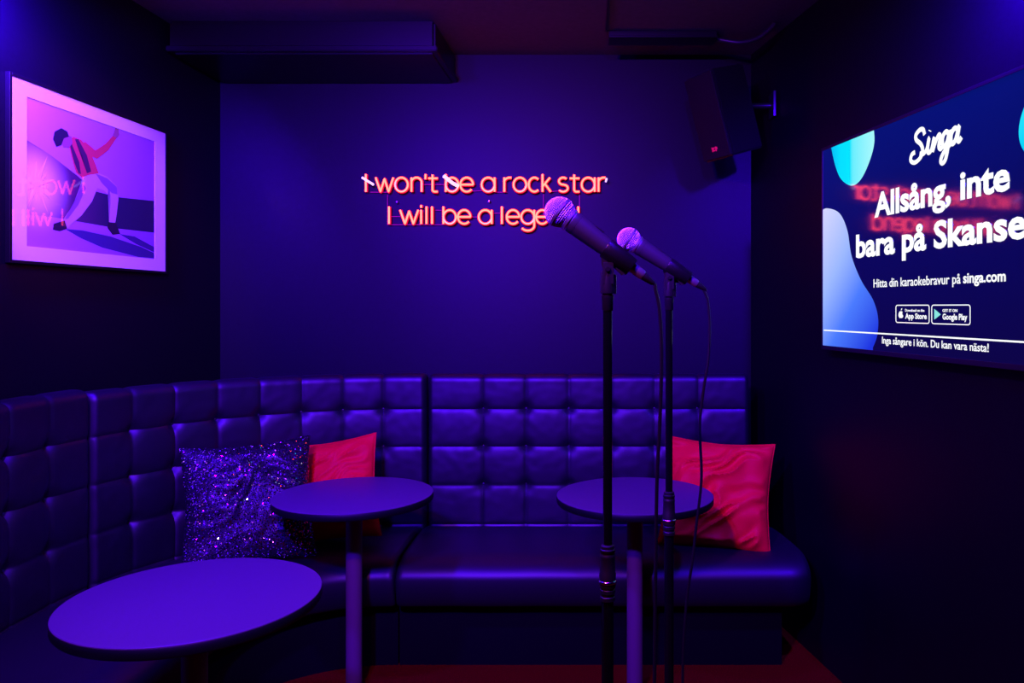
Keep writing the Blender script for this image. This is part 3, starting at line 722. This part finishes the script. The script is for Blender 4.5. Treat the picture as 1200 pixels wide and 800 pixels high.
def mic_parts(t):
    """microphone along +X in local space, grille centre at the origin"""
    q = Matrix.Rotation(PI/2, 4, 'Y')
    bm = bmesh.new(); R = .0255; nu, nv = 44, 20; tt = bmesh.new(); rows = []
    for j in range(nv+1):
        ph = PI*(.004+.86*j/nv); zz = -R*math.cos(ph)*(1.0 if j < nv/2 else 1.0); rr = R*math.sin(ph)
        rows.append([tt.verts.new((rr*math.cos(2*PI*(i+.5*(j % 2))/nu), rr*math.sin(2*PI*(i+.5*(j % 2))/nu), zz)) for i in range(nu)])
    for a, b in zip(rows, rows[1:]):
        for i in range(nu): tt.faces.new((a[i], b[i], b[(i+1) % nu], a[(i+1) % nu]))
    tt.faces.new(rows[0]); bmesh.ops.recalc_face_normals(tt, faces=tt.faces)
    fs = [f for f in tt.faces if len(f.verts) == 4]
    rr_ = bmesh.ops.inset_individual(tt, faces=fs, thickness=.00058, depth=-.0005)
    for f in fs: f.material_index = 1
    mp = tt; merge(bm, mp, q); g = obj('grille', bm, [M['grille'], M['grille_hole']], t)
    bm = bmesh.new(); lathe(bm, [(R-.0005, -.0022), (R+.0009, -.0020), (R+.0009, .0020), (R-.0005, .0022)], 64, q); obj('grille_band', bm, M['nickel'], g)
    bm = bmesh.new(); lathe(bm, [(.0165, .0175), (.0205, .0185), (.0205, .0225), (.0185, .0235), (.0185, .0275), (.0150, .0280)], 48, q); obj('collar', bm, M['nickel'], t)
    bm = bmesh.new(); lathe(bm, [(.0150, .024), (.0188, .0260), (.0192, .030), (.0185, .036), (.0182, .0362), (.0182, .0368), (.0184, .037), (.0160, .085), (.0128, .130), (.0122, .1355), (.0105, .1365), (0, .1365)], 48, q); obj('body', bm, M['mic_body'], t)
    bm = bmesh.new(); box(bm, (.060, -.004, .0168), (.078, .004, .0188), .001); obj('switch', bm, M['black'], t)
def make_mic(label, X, Y, Z, th):
    t = thing('microphone', label, 'microphone', (0, 0, 0), 'microphones on their stands'); mic_parts(t)
    t.location = (X, Y, Z); t.rotation_euler = (0, th, 0); return t
def make_cable(label, X, Y, Z, th, pxs, tail, col):
    d = Vector((math.cos(th), 0, -math.sin(th))); c = Vector((X, Y, Z)); st = c+d*.1368
    t = thing('microphone_cable', label, 'cable', tuple(st), 'microphone cables')
    q = Matrix.Translation(st) @ d.to_track_quat('Z', 'Y').to_matrix().to_4x4()
    bm = bmesh.new(); lathe(bm, [(.0088, 0), (.0095, .001), (.0095, .008), (.0090, .009), (.0093, .011), (.0086, .034), (.0075, .037), (.006, .0375)], 32, q); cn = obj('connector', bm, M['nickel'], t, label='silver plug shell')
    bm = bmesh.new(); box(bm, (-.0105, -.003, .002), (-.0088, .003, .012), .0004, 0, q @ Matrix.Rotation(PI, 4, 'Z')); obj('latch', bm, M['chrome'], cn)
    bm = bmesh.new(); lathe(bm, [(.0072, .036), (.0070, .040), (.0045, .056), (.0036, .058), (0, .058)], 24, q); obj('strain_relief', bm, M['rubber'], t)
    pts = [st+d*.054, st+d*.061]+[at(a, b, Y) for a, b in pxs]+[Vector(p) for p in tail]
    bm = bmesh.new(); tube(bm, spline(pts, 8), .0030, 8); obj('cord', bm, M['lead'], t)
    return t
TH1, TH2 = math.radians(37.3), math.radians(33.2)
g1 = at(656, 248.5, 1.30); g2 = at(737, 280.5, 1.675)
sx1, sx2 = (712-HX)/F*1.30, (784-HX)/F*1.675
st1 = make_stand('nearer and taller-looking straight black microphone stand', (sx1, 1.30, 0))
st2 = clone(st1, (sx2, 1.675, 0), 'further straight black microphone stand, in front of the right red cushion')
for st_, g_, th_, sx in ((st1, g1, TH1, sx1), (st2, g2, TH2, sx2)):
    ax = .012; az = g_.z-(sx+ax-g_.x)*math.tan(th_)
    add_clip_arm(st_, sx, 0, th_, ax, az)
make_mic('larger silver-headed microphone on the nearer stand', g1.x, 1.30, g1.z, TH1)
mm = [o for o in COL.objects if o.name == 'microphone'][0]
m2 = clone(mm, (g2.x, 1.675, g2.z), 'smaller-looking silver-headed microphone on the further stand', (0, TH2, 0))
make_cable('thin dark cable hanging from the nearer microphone', g1.x, 1.30, g1.z, TH1,
    [(768.3, 340), (772, 357), (774.8, 392), (775, 440), (773, 500), (770, 560), (768.5, 650), (767, 800)],
    [(.106, 1.29, .5), (.11, 1.26, .12), (.15, 1.14, .004), (.32, .95, .004), (.5, .8, .004), (.65, .3, .004)], None)
make_cable('thin dark cable curving from the further microphone across the right red cushion', g2.x, 1.675, g2.z, TH2,
    [(824.5, 339), (829.3, 353), (831.5, 382), (830, 420), (824, 460), (820, 500), (822, 560), (816, 615), (811, 660), (804, 710), (800, 800)],
    [(.205, 1.66, .4), (.215, 1.62, .1), (.26, 1.48, .004), (.43, 1.35, .004), (.65, 1.2, .004), (.9, .5, .004)], None)
